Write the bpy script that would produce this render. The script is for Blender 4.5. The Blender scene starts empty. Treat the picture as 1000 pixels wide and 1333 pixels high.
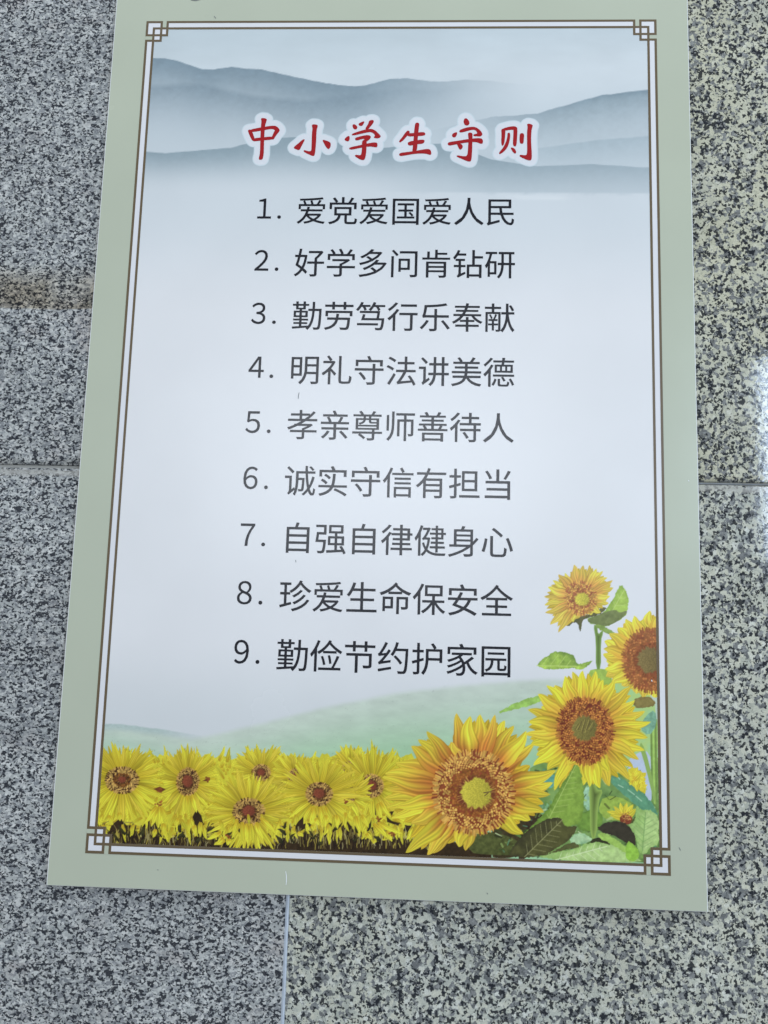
import bpy, math, random
import numpy as np
from mathutils import Matrix, Vector

scene = bpy.context.scene
C = scene.collection

# ------------------------------------------------------------------ camera
Z0 = 2.12                      # height of the top line of the printed frame
CAM = Vector((0.3126, -0.9366, Z0 - 0.6699))
right = Vector((0.99858, 0.04490, 0.02871))
up = Vector((-0.02119, -0.15967, 0.98694))
fwd = Vector((-0.04890, 0.98615, 0.15849))
cam_d = bpy.data.cameras.new('camera')
cam = bpy.data.objects.new('camera', cam_d); C.objects.link(cam)
m = Matrix.Identity(4)
for i in range(3):
    m[i][0] = right[i]; m[i][1] = up[i]; m[i][2] = -fwd[i]; m[i][3] = CAM[i]
cam.matrix_world = m
cam_d.sensor_fit = 'VERTICAL'; cam_d.sensor_height = 24.0
cam_d.lens = 1276.94 / 1333 * 24.0
cam_d.clip_start = 0.02; cam_d.clip_end = 100
scene.camera = cam

# ------------------------------------------------------------------ light
scene.view_settings.view_transform = 'Standard'
scene.view_settings.look = 'None'
scene.view_settings.gamma = 1
scene.view_settings.exposure = -0.18
w = bpy.data.worlds.new('World'); scene.world = w; w.use_nodes = True
w.node_tree.nodes['Background'].inputs[0].default_value = (0.80, 0.90, 1.0, 1)
w.node_tree.nodes['Background'].inputs[1].default_value = 0.20


def area_lamp(name, centre, target, sx, sy, power, col):
    d = bpy.data.lights.new(name, 'AREA'); d.shape = 'RECTANGLE'; d.size = sx; d.size_y = sy
    d.energy = power; d.color = col
    o = bpy.data.objects.new(name, d); C.objects.link(o)
    o.location = centre
    o.rotation_euler = (Vector(target) - Vector(centre)).to_track_quat('-Z', 'Y').to_euler()
    return o


WALL_MID = (0.27, 0, Z0 - 0.45)
# soft daylight falling in from the open side of the porch, high up
area_lamp('daylight_from_above', (0.1, -2.6, Z0 + 4.2), WALL_MID, 4.0, 2.0, 205, (0.84, 0.93, 1.0))
# the bright doorway behind the photographer, seen as the soft glare on the middle of the sign
area_lamp('doorway_light', (0.05, -4.0, Z0 + 0.36), (0.27, 0, Z0 - 0.48), 1.7, 0.85, 34, (0.86, 0.92, 1.0))
# window mirrored in the polished granite; two side fills added to even the light
area_lamp('window_light', (2.37, -3.6, Z0 + 0.38), (0.62, 0, Z0 - 0.45), 1.0, 0.98, 64, (0.64, 0.80, 1.0))
area_lamp('side_fill_light', (4.2, -2.2, Z0 - 1.0), WALL_MID, 1.6, 1.8, 62, (0.84, 0.92, 1.0))
area_lamp('side_fill_light', (-3.8, -2.4, Z0 - 1.2), WALL_MID, 1.6, 1.6, 42, (0.86, 0.93, 1.0))

# ------------------------------------------------------------------ helpers
WHITE = np.array([0.66, 0.71, 0.79])      # what a 0.80 white shows as (linear)


def lin(c):
    c = np.asarray(c, float) / 255.0
    return np.where(c <= 0.04045, c / 12.92, ((c + 0.055) / 1.055) ** 2.4)


def alb(c, glare=0.006):
    a = (lin(c) - glare) / WHITE * 0.80
    return np.clip(a, 0.004, 0.86)


def link(name, me, mat=None, parent=None):
    o = bpy.data.objects.new(name, me); C.objects.link(o)
    if mat and me is not None: me.materials.append(mat)
    if parent: o.parent = parent
    return o


def empty(name, label, cat, loc):
    o = bpy.data.objects.new(name, None); C.objects.link(o)
    o.location = loc; o['label'] = label; o['category'] = cat
    o.empty_display_size = 0.05
    return o


def nodes(name):
    mt = bpy.data.materials.new(name); mt.use_nodes = True
    nt = mt.node_tree; b = nt.nodes['Principled BSDF']
    return mt, nt, b


def fine_bump(nt, b, scale, strength, dist=0.0005, detail=2):
    tc = nt.nodes.new('ShaderNodeTexCoord'); n = nt.nodes.new('ShaderNodeTexNoise')
    n.inputs['Scale'].default_value = scale; n.inputs['Detail'].default_value = detail
    bu = nt.nodes.new('ShaderNodeBump'); bu.inputs['Strength'].default_value = strength
    bu.inputs['Distance'].default_value = dist
    nt.links.new(tc.outputs['Object'], n.inputs['Vector'])
    nt.links.new(n.outputs['Fac'], bu.inputs['Height'])
    nt.links.new(bu.outputs['Normal'], b.inputs['Normal'])
    return tc


GLOSS = 0.25


def print_mat(name, colour=None, rough=GLOSS):
    mt, nt, b = nodes(name)
    b.inputs['Roughness'].default_value = rough
    b.inputs['IOR'].default_value = 1.5
    tc = fine_bump(nt, b, 3.5, 0.35, 0.004)
    n2 = nt.nodes.new('ShaderNodeTexNoise'); n2.inputs['Scale'].default_value = 9
    n2.inputs['Detail'].default_value = 5
    nt.links.new(tc.outputs['Object'], n2.inputs['Vector'])
    mr = nt.nodes.new('ShaderNodeMapRange'); mr.inputs['From Min'].default_value = 0.1
    mr.inputs['From Max'].default_value = 0.9
    mr.inputs['To Min'].default_value = rough - 0.03; mr.inputs['To Max'].default_value = rough + 0.04
    nt.links.new(n2.outputs['Fac'], mr.inputs['Value']); nt.links.new(mr.outputs['Result'], b.inputs['Roughness'])
    # very faint smudges and dust over the laminate
    mx = nt.nodes.new('ShaderNodeMix'); mx.data_type = 'RGBA'; mx.blend_type = 'MULTIPLY'
    mx.inputs['Factor'].default_value = 1.0
    mr2 = nt.nodes.new('ShaderNodeMapRange'); mr2.inputs['From Min'].default_value = 0.1
    mr2.inputs['From Max'].default_value = 0.9
    mr2.inputs['To Min'].default_value = 0.95; mr2.inputs['To Max'].default_value = 1.03
    nt.links.new(n2.outputs['Fac'], mr2.inputs['Value'])
    nt.links.new(mr2.outputs['Result'], mx.inputs['B'])
    if colour is None:
        a = nt.nodes.new('ShaderNodeAttribute'); a.attribute_name = 'ink'
        nt.links.new(a.outputs['Color'], mx.inputs['A'])
    else:
        mx.inputs['A'].default_value = (*colour, 1)
    nt.links.new(mx.outputs['Result'], b.inputs['Base Color'])
    return mt


# ------------------------------------------------------------------ granite wall
def granite(name, coarse, warm=0.45):
    mt, nt, b = nodes(name); N = nt.nodes.new; L = nt.links.new
    tc = N('ShaderNodeTexCoord')
    oi = N('ShaderNodeObjectInfo')
    off = N('ShaderNodeVectorMath'); off.operation = 'MULTIPLY_ADD'
    comb = N('ShaderNodeCombineXYZ')
    for k in range(3): L(oi.outputs['Random'], comb.inputs[k])
    off.inputs[1].default_value = (7.3, 3.1, 5.7)
    L(comb.outputs[0], off.inputs[0]); L(tc.outputs['Object'], off.inputs[2])
    mp = N('ShaderNodeMapping')
    if not coarse:
        mp.inputs['Rotation'].default_value = (0, math.radians(10), 0)
        mp.inputs['Scale'].default_value = (0.85, 1, 1.12)
    L(off.outputs[0], mp.inputs['Vector'])
    vec = mp.outputs['Vector']

    def noise(scale, detail=3, rough=0.55, dist=0.0, v=None):
        n = N('ShaderNodeTexNoise'); n.inputs['Scale'].default_value = scale
        n.inputs['Detail'].default_value = detail; n.inputs['Roughness'].default_value = rough
        n.inputs['Distortion'].default_value = dist
        L(v or vec, n.inputs['Vector']); return n.outputs['Fac']

    def ramp(val, pts):
        r = N('ShaderNodeValToRGB'); cr = r.color_ramp
        while len(cr.elements) < len(pts): cr.elements.new(0.5)
        for e, (p, c) in zip(cr.elements, pts):
            e.position = p; e.color = (*c, 1) if not isinstance(c, float) else (c, c, c, 1)
        L(val, r.inputs['Fac']); return r.outputs['Color']

    def mix(fac, a, bb, mode='MIX'):
        x = N('ShaderNodeMix'); x.data_type = 'RGBA'; x.blend_type = mode
        for s, k in ((fac, 'Factor'), (a, 'A'), (bb, 'B')):
            if hasattr(s, 'links') or hasattr(s, 'is_linked'): L(s, x.inputs[k])
            elif isinstance(s, (int, float)): x.inputs[k].default_value = s
            else: x.inputs[k].default_value = (*s, 1)
        return x.outputs['Result']

    def math_(op, a, bb):
        x = N('ShaderNodeMath'); x.operation = op
        for s, k in ((a, 0), (bb, 1)):
            if isinstance(s, (int, float)): x.inputs[k].default_value = s
            else: L(s, x.inputs[k])
        return x.outputs[0]

    def voro(scale, warp):
        wn = N('ShaderNodeTexNoise'); wn.inputs['Scale'].default_value = scale * 0.9
        wn.inputs['Detail'].default_value = 2
        L(vec, wn.inputs['Vector'])
        sc = N('ShaderNodeVectorMath'); sc.operation = 'MULTIPLY_ADD'
        sc.inputs[1].default_value = (warp / scale,) * 3
        L(wn.outputs['Color'], sc.inputs[0]); L(vec, sc.inputs[2])
        v = N('ShaderNodeTexVoronoi'); v.inputs['Scale'].default_value = scale
        L(sc.outputs[0], v.inputs['Vector'])
        sp = N('ShaderNodeSeparateColor'); L(v.outputs['Color'], sp.inputs[0])
        return sp.outputs['Red'], sp.outputs['Green']

    if coarse:
        r1, g1 = voro(250, 1.6)          # feldspar and quartz grains, about 5 mm
        r2, g2 = voro(430, 1.5)          # biotite flecks, about 2.5 mm
        base = ramp(r1, [(0.0, (0.40, 0.42, 0.39)), (0.35, (0.52, 0.53, 0.47)), (0.7, (0.59, 0.58, 0.49)), (1, (0.66, 0.67, 0.63))])
        yel = ramp(noise(5, 4), [(0.36, 0.35), (0.60, 1.0)])
        base = mix(math_('MULTIPLY', yel, warm), base, (0.56, 0.52, 0.34))
        gsum = math_('MULTIPLY', math_('ADD', g1, math_('MULTIPLY', noise(120, 4, 0.65), 2.0)), 0.4)
        grey = ramp(gsum, [(0.645, 0.0), (0.68, 1.0)])
        base = mix(math_('MULTIPLY', grey, 0.88), base, ramp(r2, [(0, (0.075, 0.078, 0.085)), (0.5, (0.155, 0.160, 0.168)), (1, (0.26, 0.265, 0.265))]))
        bsum = math_('MULTIPLY', math_('ADD', g2, math_('MULTIPLY', noise(150, 4, 0.65), 2.6)), 0.33)
        bi = ramp(bsum, [(0.662, 0.0), (0.680, 1.0)])
        base = mix(math_('MULTIPLY', bi, 0.93), base, (0.012, 0.014, 0.020))
        fine = ramp(noise(900, 2), [(0.3, 0.80), (0.7, 1.12)])
    else:
        r1, g1 = voro(380, 1.6)
        r2, g2 = voro(520, 1.5)
        base = ramp(r1, [(0.0, (0.36, 0.365, 0.35)), (0.5, (0.49, 0.49, 0.47)), (1, (0.64, 0.63, 0.60))])
        pk = ramp(noise(30, 3), [(0.55, 0.0), (0.72, 1.0)])
        base = mix(math_('MULTIPLY', pk, 0.30), base, (0.44, 0.36, 0.33))
        gsum = math_('MULTIPLY', math_('ADD', g1, math_('MULTIPLY', noise(150, 4, 0.65), 1.8)), 0.36)
        grey = ramp(gsum, [(0.535, 0.0), (0.57, 1.0)])
        base = mix(math_('MULTIPLY', grey, 0.62), base, (0.135, 0.145, 0.165))
        bsum = math_('MULTIPLY', math_('ADD', g2, math_('MULTIPLY', noise(190, 4, 0.68, 0.6), 2.4)), 0.3)
        bi = ramp(bsum, [(0.548, 0.0), (0.562, 1.0)])
        base = mix(math_('MULTIPLY', bi, 0.93), base, (0.016, 0.018, 0.026))
        fine = ramp(noise(1100, 2), [(0.3, 0.82), (0.7, 1.12)])
    base = mix(1.0, base, fine, 'MULTIPLY')
    blot = ramp(noise(7.0, 5, 0.6), [(0.3, 0.82), (0.7, 1.06)])
    base = mix(1.0, base, blot, 'MULTIPLY')
    # grime bands: rusty-brown stain on the upper left slab, dirt near the joints
    geo = N('ShaderNodeNewGeometry'); sep = N('ShaderNodeSeparateXYZ'); L(geo.outputs['Position'], sep.inputs[0])
    wob = math_('MULTIPLY', math_('SUBTRACT', noise(25, 4), 0.5), 0.012)
    z = math_('ADD', sep.outputs['Z'], wob)

    def band(z0, z1, s0, s1):
        lo = N('ShaderNodeMapRange'); lo.interpolation_type = 'SMOOTHSTEP'
        lo.inputs['From Min'].default_value = z0 - s0; lo.inputs['From Max'].default_value = z0
        L(z, lo.inputs['Value'])
        hi = N('ShaderNodeMapRange'); hi.interpolation_type = 'SMOOTHSTEP'
        hi.inputs['From Min'].default_value = z1; hi.inputs['From Max'].default_value = z1 + s1
        hi.inputs['To Min'].default_value = 1; hi.inputs['To Max'].default_value = 0
        L(z, hi.inputs['Value'])
        return math_('MULTIPLY', lo.outputs[0], hi.outputs[0])
    if not coarse:
        patch = ramp(noise(22, 4), [(0.30, 0.45), (0.55, 1.0)])
        f = math_('MULTIPLY', band(Z0 - 0.3155, Z0 - 0.298, 0.002, 0.035), patch)
        base = mix(math_('MULTIPLY', f, 0.75), base, (0.66, 0.54, 0.38), 'MULTIPLY')
        f2 = band(Z0 - 0.745, Z0 - 0.738, 0.003, 0.02)
        base = mix(math_('MULTIPLY', f2, 0.55), base, (0.62, 0.64, 0.66), 'MULTIPLY')
    zj = Z0 - (0.4849 if coarse else 0.4809)
    f3 = band(zj + 0.0005, zj + 0.003, 0.001, 0.007)
    base = mix(math_('MULTIPLY', f3, 0.65), base, (0.60, 0.57, 0.50) if coarse else (0.50, 0.49, 0.46), 'MULTIPLY')
    f4 = band(zj - 0.006, zj - 0.003, 0.004, 0.001)
    base = mix(math_('MULTIPLY', f4, 0.6), base, (0.44, 0.42, 0.38))
    L(base, b.inputs['Base Color'])
    b.inputs['IOR'].default_value = 1.5
    rr = ramp(noise(60, 4), [(0.3, 0.03), (0.7, 0.08)])
    L(rr, b.inputs['Roughness'])
    bu = N('ShaderNodeBump'); bu.inputs['Strength'].default_value = 0.10; bu.inputs['Distance'].default_value = 0.0003
    L(noise(260, 3), bu.inputs['Height']); L(bu.outputs['Normal'], b.inputs['Normal'])
    return mt


M_FINE = granite('fine_grey_granite', False)
M_COARSE = granite('coarse_cream_granite', True, 0.62)
M_COARSE_COOL = granite('coarse_pale_granite', True, 0.32)

mt, nt, b = nodes('joint_mortar'); M_GROUT = mt
b.inputs['Base Color'].default_value = (0.36, 0.35, 0.32, 1); b.inputs['Roughness'].default_value = 0.8
fine_bump(nt, b, 400, 0.6, 0.001, 4)

wall = empty('granite_wall', 'polished speckled granite slab wall behind the notice board, fine grey at left and coarser at right', 'wall', (0.19, 0.0, 1.0))


def to_local(o, loc):
    o.location = Vector(loc) - wall.location


def slab(x0, x1, z0, z1, mat, label=None, y=0.0):
    """a bevelled stone slab, front face at y, 25 mm thick"""
    cx, cz = (x0 + x1) / 2, (z0 + z1) / 2; bx = 0.0009; T = 0.025
    hx, hz = (x1 - x0) / 2, (z1 - z0) / 2
    v = []
    for (ax, az, yy) in ((hx, hz, T), (hx, hz, bx), (hx - bx, hz - bx, 0)):
        v += [(-ax, yy, -az), (ax, yy, -az), (ax, yy, az), (-ax, yy, az)]
    f = [(3, 2, 1, 0), (8, 9, 10, 11)]
    for k in (0, 4):
        for i in range(4):
            j = (i + 1) % 4
            f.append((k + i, k + j, k + 4 + j, k + 4 + i))
    me = bpy.data.meshes.new('granite_slab'); me.from_pydata(v, [], f); me.update()
    o = link('granite_slab', me, mat, wall); to_local(o, (cx, y, cz))
    if label: o['label'] = label
    return o


G = 0.0015
xj = 0.1884                                   # the upright joint
zl, zr = Z0 - 0.4809, Z0 - 0.4849             # level joints, a few mm out of line
cols = [(-1.611, xj - 0.9 - G), (xj - 0.9 + G, xj - G * 1.0), (xj + G * 1.0, xj + 0.9 - G), (xj + 0.9 + G, 1.99)]
for ci, (xa, xb) in enumerate(cols):
    left = ci < 2; zc = zl if left else zr; mat = M_FINE if left else M_COARSE
    for (za, zb) in ((zc - 1.2 + G, zc - 0.6 - G), (zc - 0.6 + G, zc - G), (zc + G, zc + 0.6 - G), (zc + 0.6 + G, zc + 1.2 - G)):
        slab(xa, xb, za, zb, mat if left or za > zc - .1 else M_COARSE_COOL, 'slab of fine speckled grey granite' if left else 'slab of coarse cream and black granite',
             0.0004 if (ci + int(za * 10)) % 2 else 0.0)
me = bpy.data.meshes.new('mortar_bed')
me.from_pydata([(-1.6, 0, Z0 - 1.66), (1.98, 0, Z0 - 1.66), (1.98, 0, Z0 + 0.7), (-1.6, 0, Z0 + 0.7),
                (-1.6, .03, Z0 - 1.66), (1.98, .03, Z0 - 1.66), (1.98, .03, Z0 + 0.7), (-1.6, .03, Z0 + 0.7)], [],
               [(0, 1, 2, 3), (7, 6, 5, 4), (0, 4, 5, 1), (1, 5, 6, 2), (2, 6, 7, 3), (3, 7, 4, 0)])
o = link('mortar_bed', me, M_GROUT, wall); to_local(o, (0, 0.0024, 0))
# proud dried filler bead along the upright joint and a pale line in the right level joint
M_FILL, nt, b = nodes('pale_filler'); b.inputs['Base Color'].default_value = (0.50, 0.55, 0.62, 1)
b.inputs['Roughness'].default_value = 0.45; fine_bump(nt, b, 300, 0.5, 0.0006, 4)


def bead(x0, z0, x1, z1, hw, name, amp, seed, depth=-0.0003):
    rg = random.Random(seed); n = 90; v = []; f = []
    L_ = math.hypot(x1 - x0, z1 - z0); dx, dz = (x1 - x0) / L_, (z1 - z0) / L_
    ww = 1.0
    for i in range(n + 1):
        t = i / n; ww += rg.uniform(-.22, .22); ww = min(1.35, max(.5, ww))
        h = hw * ww; j = rg.uniform(-amp, amp)
        px, pz = x0 + (x1 - x0) * t - dz * j, z0 + (z1 - z0) * t + dx * j
        v += [(px - dz * h, 0.0012, pz + dx * h), (px, depth, pz), (px + dz * h, 0.0012, pz - dx * h)]
    for i in range(n):
        for k in (0, 1):
            a = i * 3 + k; f.append((a, a + 3, a + 4, a + 1))
    me = bpy.data.meshes.new(name); me.from_pydata(v, [], f); me.update()
    o = link(name, me, M_FILL, wall); to_local(o, (0, 0, 0)); return o


bead(xj, Z0 - 1.08, xj, zr - .002, 0.0015, 'joint_filler', 0.0002, 3)
bead(xj + .002, zr - .0002, xj + .898, zr - .0002, 0.0008, 'joint_filler', 0.0001, 5)

# ------------------------------------------------------------------ the sign
sign = empty('notice_board', 'tall pale green notice board of numbered Chinese pupil rules with sunflowers printed along its foot', 'notice board',
             (0.2665, -0.002, Z0 - 0.876))
BT = 0.005                                  # board thickness
FY = -0.002 - BT                            # its front face
bx0, bx1, bz0, bz1 = -0.0342, 0.5653, Z0 - 0.8745, Z0 + 0.0300


def to_sign(o): o.location = Vector((0, 0, 0)) - sign.location


def P(d):                                    # layer height above the board's front face
    return FY - d


def board_body():
    r = 0.0007; v = []
    for (e, y) in ((0, -0.002), (0, FY + r), (r * .3, FY + r * .3), (r, FY)):
        v += [(bx0 + e, y, bz0 + e), (bx1 - e, y, bz0 + e), (bx1 - e, y, bz1 - e), (bx0 + e, y, bz1 - e)]
    f = [(3, 2, 1, 0), (12, 13, 14, 15)]
    for k in (0, 4, 8):
        for i in range(4):
            j = (i + 1) % 4; f.append((k + i, k + j, k + 4 + j, k + 4 + i))
    me = bpy.data.meshes.new('board_panel'); me.from_pydata(v, [], f); me.update(); return me


M_PVC = print_mat('white_foam_board', (0.78, 0.79, 0.78), 0.45)
M_INK = print_mat('laminated_print')
M_GREEN = print_mat('green_border_ink', tuple(alb((171, 180, 168))))
M_BAND = print_mat('pale_band_ink', tuple(alb((206, 210, 221))))
M_LINE = print_mat('bronze_line_ink', tuple(alb((98, 87, 70))))
M_TEXT = print_mat('black_text_ink', (0.003, 0.004, 0.009))
M_RED = print_mat('red_title_ink', tuple(alb((150, 8, 30))))
o = link('board_panel', board_body(), M_PVC, sign); to_sign(o)
# spacer pads hold the board off the stone
for (px, pz) in ((bx0 + .05, bz0 + .05), (bx1 - .05, bz0 + .05), (bx0 + .05, bz1 - .05), (bx1 - .05, bz1 - .05)):
    a = .02; v = [(px + sx * a, y, pz + sz * a) for y in (0.0003, -0.0021) for sx, sz in ((-1, -1), (1, -1), (1, 1), (-1, 1))]
    me = bpy.data.meshes.new('mounting_pad')
    me.from_pydata(v, [], [(0, 1, 2, 3), (7, 6, 5, 4), (0, 4, 5, 1), (1, 5, 6, 2), (2, 6, 7, 3), (3, 7, 4, 0)])
    o = link('mounting_pad', me, M_PVC, sign); to_sign(o)


def rects_mesh(name, rects, d, mat, res=None):
    """union of axis-aligned rectangles (mm from the frame's top left corner) without overlaps"""
    xs = sorted({r[0] for r in rects} | {r[2] for r in rects}); ys = sorted({r[1] for r in rects} | {r[3] for r in rects})
    idx = {}; v = []; f = []

    def vi(x, y):
        if (x, y) not in idx:
            idx[(x, y)] = len(v); v.append((x / 1000, P(d), Z0 - y / 1000))
        return idx[(x, y)]
    for i in range(len(xs) - 1):
        for j in range(len(ys) - 1):
            cx, cy = (xs[i] + xs[i + 1]) / 2, (ys[j] + ys[j + 1]) / 2
            if any(r[0] < cx < r[2] and r[1] < cy < r[3] for r in rects):
                f.append((vi(xs[i], ys[j + 1]), vi(xs[i + 1], ys[j + 1]), vi(xs[i + 1], ys[j]), vi(xs[i], ys[j])))
    me = bpy.data.meshes.new(name); me.from_pydata(v, [], f); me.update()
    o = link(name, me, mat, sign); to_sign(o); return o


FW, FH = 533.0, 844.8
rects_mesh('border_print', [((bx0 + .0009) * 1000, -28.9, (bx1 - .0008) * 1000, 874.0)], 0.00005, M_GREEN)
T_, A_, I_, S_ = 2.45, 17.7, 7.3, 21.6         # line width, corner square, inner line, stub


def sym(rs):
    out = []
    for (a, b_, c, d) in rs:
        for fx in (0, 1):
            for fy in (0, 1):
                x0, x1 = (a, c) if not fx else (FW - c, FW - a)
                y0, y1 = (b_, d) if not fy else (FH - d, FH - b_)
                out.append((round(x0, 3), round(y0, 3), round(x1, 3), round(y1, 3)))
    return out


S2 = S_ + T_
lines = sym([(0, 0, A_, T_), (0, 0, T_, A_), (A_ - T_, 0, A_, S2), (0, A_ - T_, S2, A_),           # corner square, run-out sides
             (S_, 0, S2, A_), (0, S_, A_, S2),                                                      # stubs
             (S_, 0, FW - S_, T_), (0, S_, T_, FH - S_),                                            # outer line
             (I_, I_, FW - I_, I_ + T_), (I_, I_, I_ + T_, FH - I_)])                               # inner line
rects_mesh('frame_line', lines, 0.00032, M_LINE)
band = sym([(S_, 0, FW - S_, I_ + T_), (0, S_, I_ + T_, FH - S_), (0, 0, A_, A_), (S_, 0, S2, A_), (0, S_, A_, S2),
            (A_, I_, S_, I_ + T_), (I_, A_, I_ + T_, S_), (A_, A_ - T_, S_, A_), (A_ - T_, A_, A_, S_)])
band += []
rects_mesh('pale_band_print', band, 0.00021, M_BAND)
gap = sym([(A_, 0, S_, I_), (0, A_, I_, S_)])
for g_ in gap: rects_mesh('corner_gap', [g_], 0.00026, M_GREEN)
gapw = sym([(A_, I_, S_, A_), (I_, A_, A_, S_)])
for g_ in gapw: rects_mesh('corner_square', [g_], 0.00024, M_BAND)

# ------------------------------------------------------------------ the printed picture, laid down as ink on a fine mesh
rng = np.random.default_rng(11)
HI = np.array([[0.8240803131546645, 0.0608851358074902, -159.0797695608164],
               [0.0029701297825755857, 0.8958991471477767, -25.294111249741746],
               [3.926928413660414e-05, 0.00013964707944877914, 0.9886453073371242]])


def mm(pts, org=None):
    """trace coordinates -> millimetres on the sign; org = (x, y, scale) of the enlarged crop traced from"""
    p = np.atleast_2d(np.array(pts, float))
    if org: p = p / org[2] + np.array(org[:2])
    q = np.c_[p, np.ones(len(p))] @ HI.T
    return q[:, :2] / q[:, 2:3]


def hash_noise(x, y, seed=0):
    xi = np.floor(x).astype(np.int64); yi = np.floor(y).astype(np.int64)
    fx = x - xi; fy = y - yi; fx = fx * fx * (3 - 2 * fx); fy = fy * fy * (3 - 2 * fy)

    def h(a, b_):
        n = (a * 374761393 + b_ * 668265263 + seed * 974711) & 0xffffffff
        n = ((n ^ (n >> 13)) * 1274126177) & 0xffffffff
        return ((n ^ (n >> 16)) & 0xffff) / 65535.0
    return (h(xi, yi) * (1 - fx) + h(xi + 1, yi) * fx) * (1 - fy) + (h(xi, yi + 1) * (1 - fx) + h(xi + 1, yi + 1) * fx) * fy


def fbm(x, y, oct=4, seed=0):
    s = 0; a = 0.5; t = 0
    for k in range(oct):
        s = s + a * hash_noise(x * 2 ** k, y * 2 ** k, seed + k); t += a; a *= 0.55
    return s / t


def sstep(a, b_, x):
    t = np.clip((x - a) / (b_ - a), 0, 1); return t * t * (3 - 2 * t)


class Patch:
    def __init__(s, x0, x1, y0, y1, res):
        s.nx = int(round((x1 - x0) / res)) + 1; s.ny = int(round((y1 - y0) / res)) + 1
        s.xs = np.linspace(x0, x1, s.nx); s.ys = np.linspace(y0, y1, s.ny)
        s.X, s.Y = np.meshgrid(s.xs, s.ys); s.res = max(res, 0.5)
        s.rgb = np.zeros((s.ny, s.nx, 3)); s.id = np.zeros((s.ny, s.nx), int)

    def win(s, b_):
        i0, i1 = np.searchsorted(s.xs, [b_[0], b_[2]]); j0, j1 = np.searchsorted(s.ys, [b_[1], b_[3]])
        if i1 <= i0 or j1 <= j0: return None
        return slice(j0, j1), slice(i0, i1)


AX0, AX1, AY0, AY1 = 8.4, FW - 8.4, 8.4, FH - 8.4
PA = [Patch(AX0, AX1, AY0, 105, 1.0), Patch(AX0, 105, 105, 168, 1.0), Patch(105, 415, 105, 168, 0.5), Patch(415, AX1, 105, 168, 1.0),
      Patch(AX0, AX1, 168, 540, 2.5), Patch(AX0, 395, 540, 690, 1.5), Patch(395, AX1, 540, 690, 0.5), Patch(AX0, AX1, 690, AY1, 0.5)]


def put(b_, fn, pid=None):
    """fn(X, Y, res) -> coverage, rgb"""
    for p in PA:
        w_ = p.win(b_)
        if w_ is None: continue
        cov, col = fn(p.X[w_], p.Y[w_], p.res)
        p.rgb[w_] = p.rgb[w_] * (1 - cov[..., None]) + np.asarray(col, float) * cov[..., None]
        if pid is not None:
            sub = p.id[w_]; sub[cov > 0.5] = pid


def poly_sdf(X, Y, pts):
    d = np.full(X.shape, 1e18); ins = np.zeros(X.shape, bool); n = len(pts)
    for i in range(n):
        ax, ay = pts[i]; bx_, by_ = pts[(i + 1) % n]
        ex, ey = bx_ - ax, by_ - ay; wx, wy = X - ax, Y - ay
        t = np.clip((wx * ex + wy * ey) / (ex * ex + ey * ey + 1e-12), 0, 1)
        d = np.minimum(d, (wx - ex * t) ** 2 + (wy - ey * t) ** 2)
        c = (ay > Y) != (by_ > Y)
        if ey != 0:
            ins ^= c & (X < ex * wy / ey + ax)
    d = np.sqrt(d); return np.where(ins, -d, d)


def chaikin(p, n=1):
    for _ in range(n):
        q = np.roll(p, -1, 0); p = np.stack([p * .75 + q * .25, p * .25 + q * .75], 1).reshape(-1, 2)
    return p


def poly(pts, col, pid=None, alpha=1.0, grow=0.0, tex=0.0, smooth=1, seed=0, soft=None, rag=0):
    pts = chaikin(np.array(pts, float), smooth); g = grow + 1.2
    b_ = (pts[:, 0].min() - g, pts[:, 1].min() - g, pts[:, 0].max() + g, pts[:, 1].max() + g)

    def fn(X, Y, r):
        d = poly_sdf(X, Y, pts) - grow
        if rag: d = d + rag * (hash_noise(X * .9, Y * .9, 31) - .5) + rag * (hash_noise(X * .3, Y * .3, 32) - .5) * 1.5
        cov = np.clip(0.5 - d / (soft or r), 0, 1) * alpha
        c = np.broadcast_to(col(X, Y, d) if callable(col) else np.array(col, float), X.shape + (3,))
        if tex: c = c * (1 + tex * (fbm(X * .35, Y * .35, 4, seed)[..., None] - .5) * 2)
        return cov, c
    put(b_, fn, pid)


def stroke(pts, wd, col, pid=None, alpha=1.0):
    pts = np.array(pts, float); g = wd + 1.0
    b_ = (pts[:, 0].min() - g, pts[:, 1].min() - g, pts[:, 0].max() + g, pts[:, 1].max() + g)

    def fn(X, Y, r):
        d = np.full(X.shape, 1e9)
        for i in range(len(pts) - 1):
            ax, ay = pts[i]; ex, ey = pts[i + 1] - pts[i]
            t = np.clip(((X - ax) * ex + (Y - ay) * ey) / (ex * ex + ey * ey + 1e-9), 0, 1)
            d = np.minimum(d, np.hypot(X - ax - ex * t, Y - ay - ey * t))
        return np.clip((wd / 2 - d) / r + .5, 0, 1) * alpha, np.array(col, float)
    put(b_, fn, pid)


def dots(P_, rad, cols, pid=None, alpha=1.0):
    for (x, y), r_, c in zip(P_, rad, cols):
        def fn(X, Y, r):
            return np.clip((r_ - np.hypot(X - x, Y - y)) / r + .5, 0, 1) * alpha, np.array(c, float)
        put((x - r_ - 1, y - r_ - 1, x + r_ + 1, y + r_ + 1), fn, pid)


# -------- sky, misty mountains and far meadow
SKY_T, SKY_M, PAPER = np.array([180, 193, 204.]), np.array([199, 208, 218.]), np.array([210, 214, 223.])


def prof(pts):
    q = mm(pts); return lambda x: np.interp(x, q[:, 0], q[:, 1])


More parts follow.
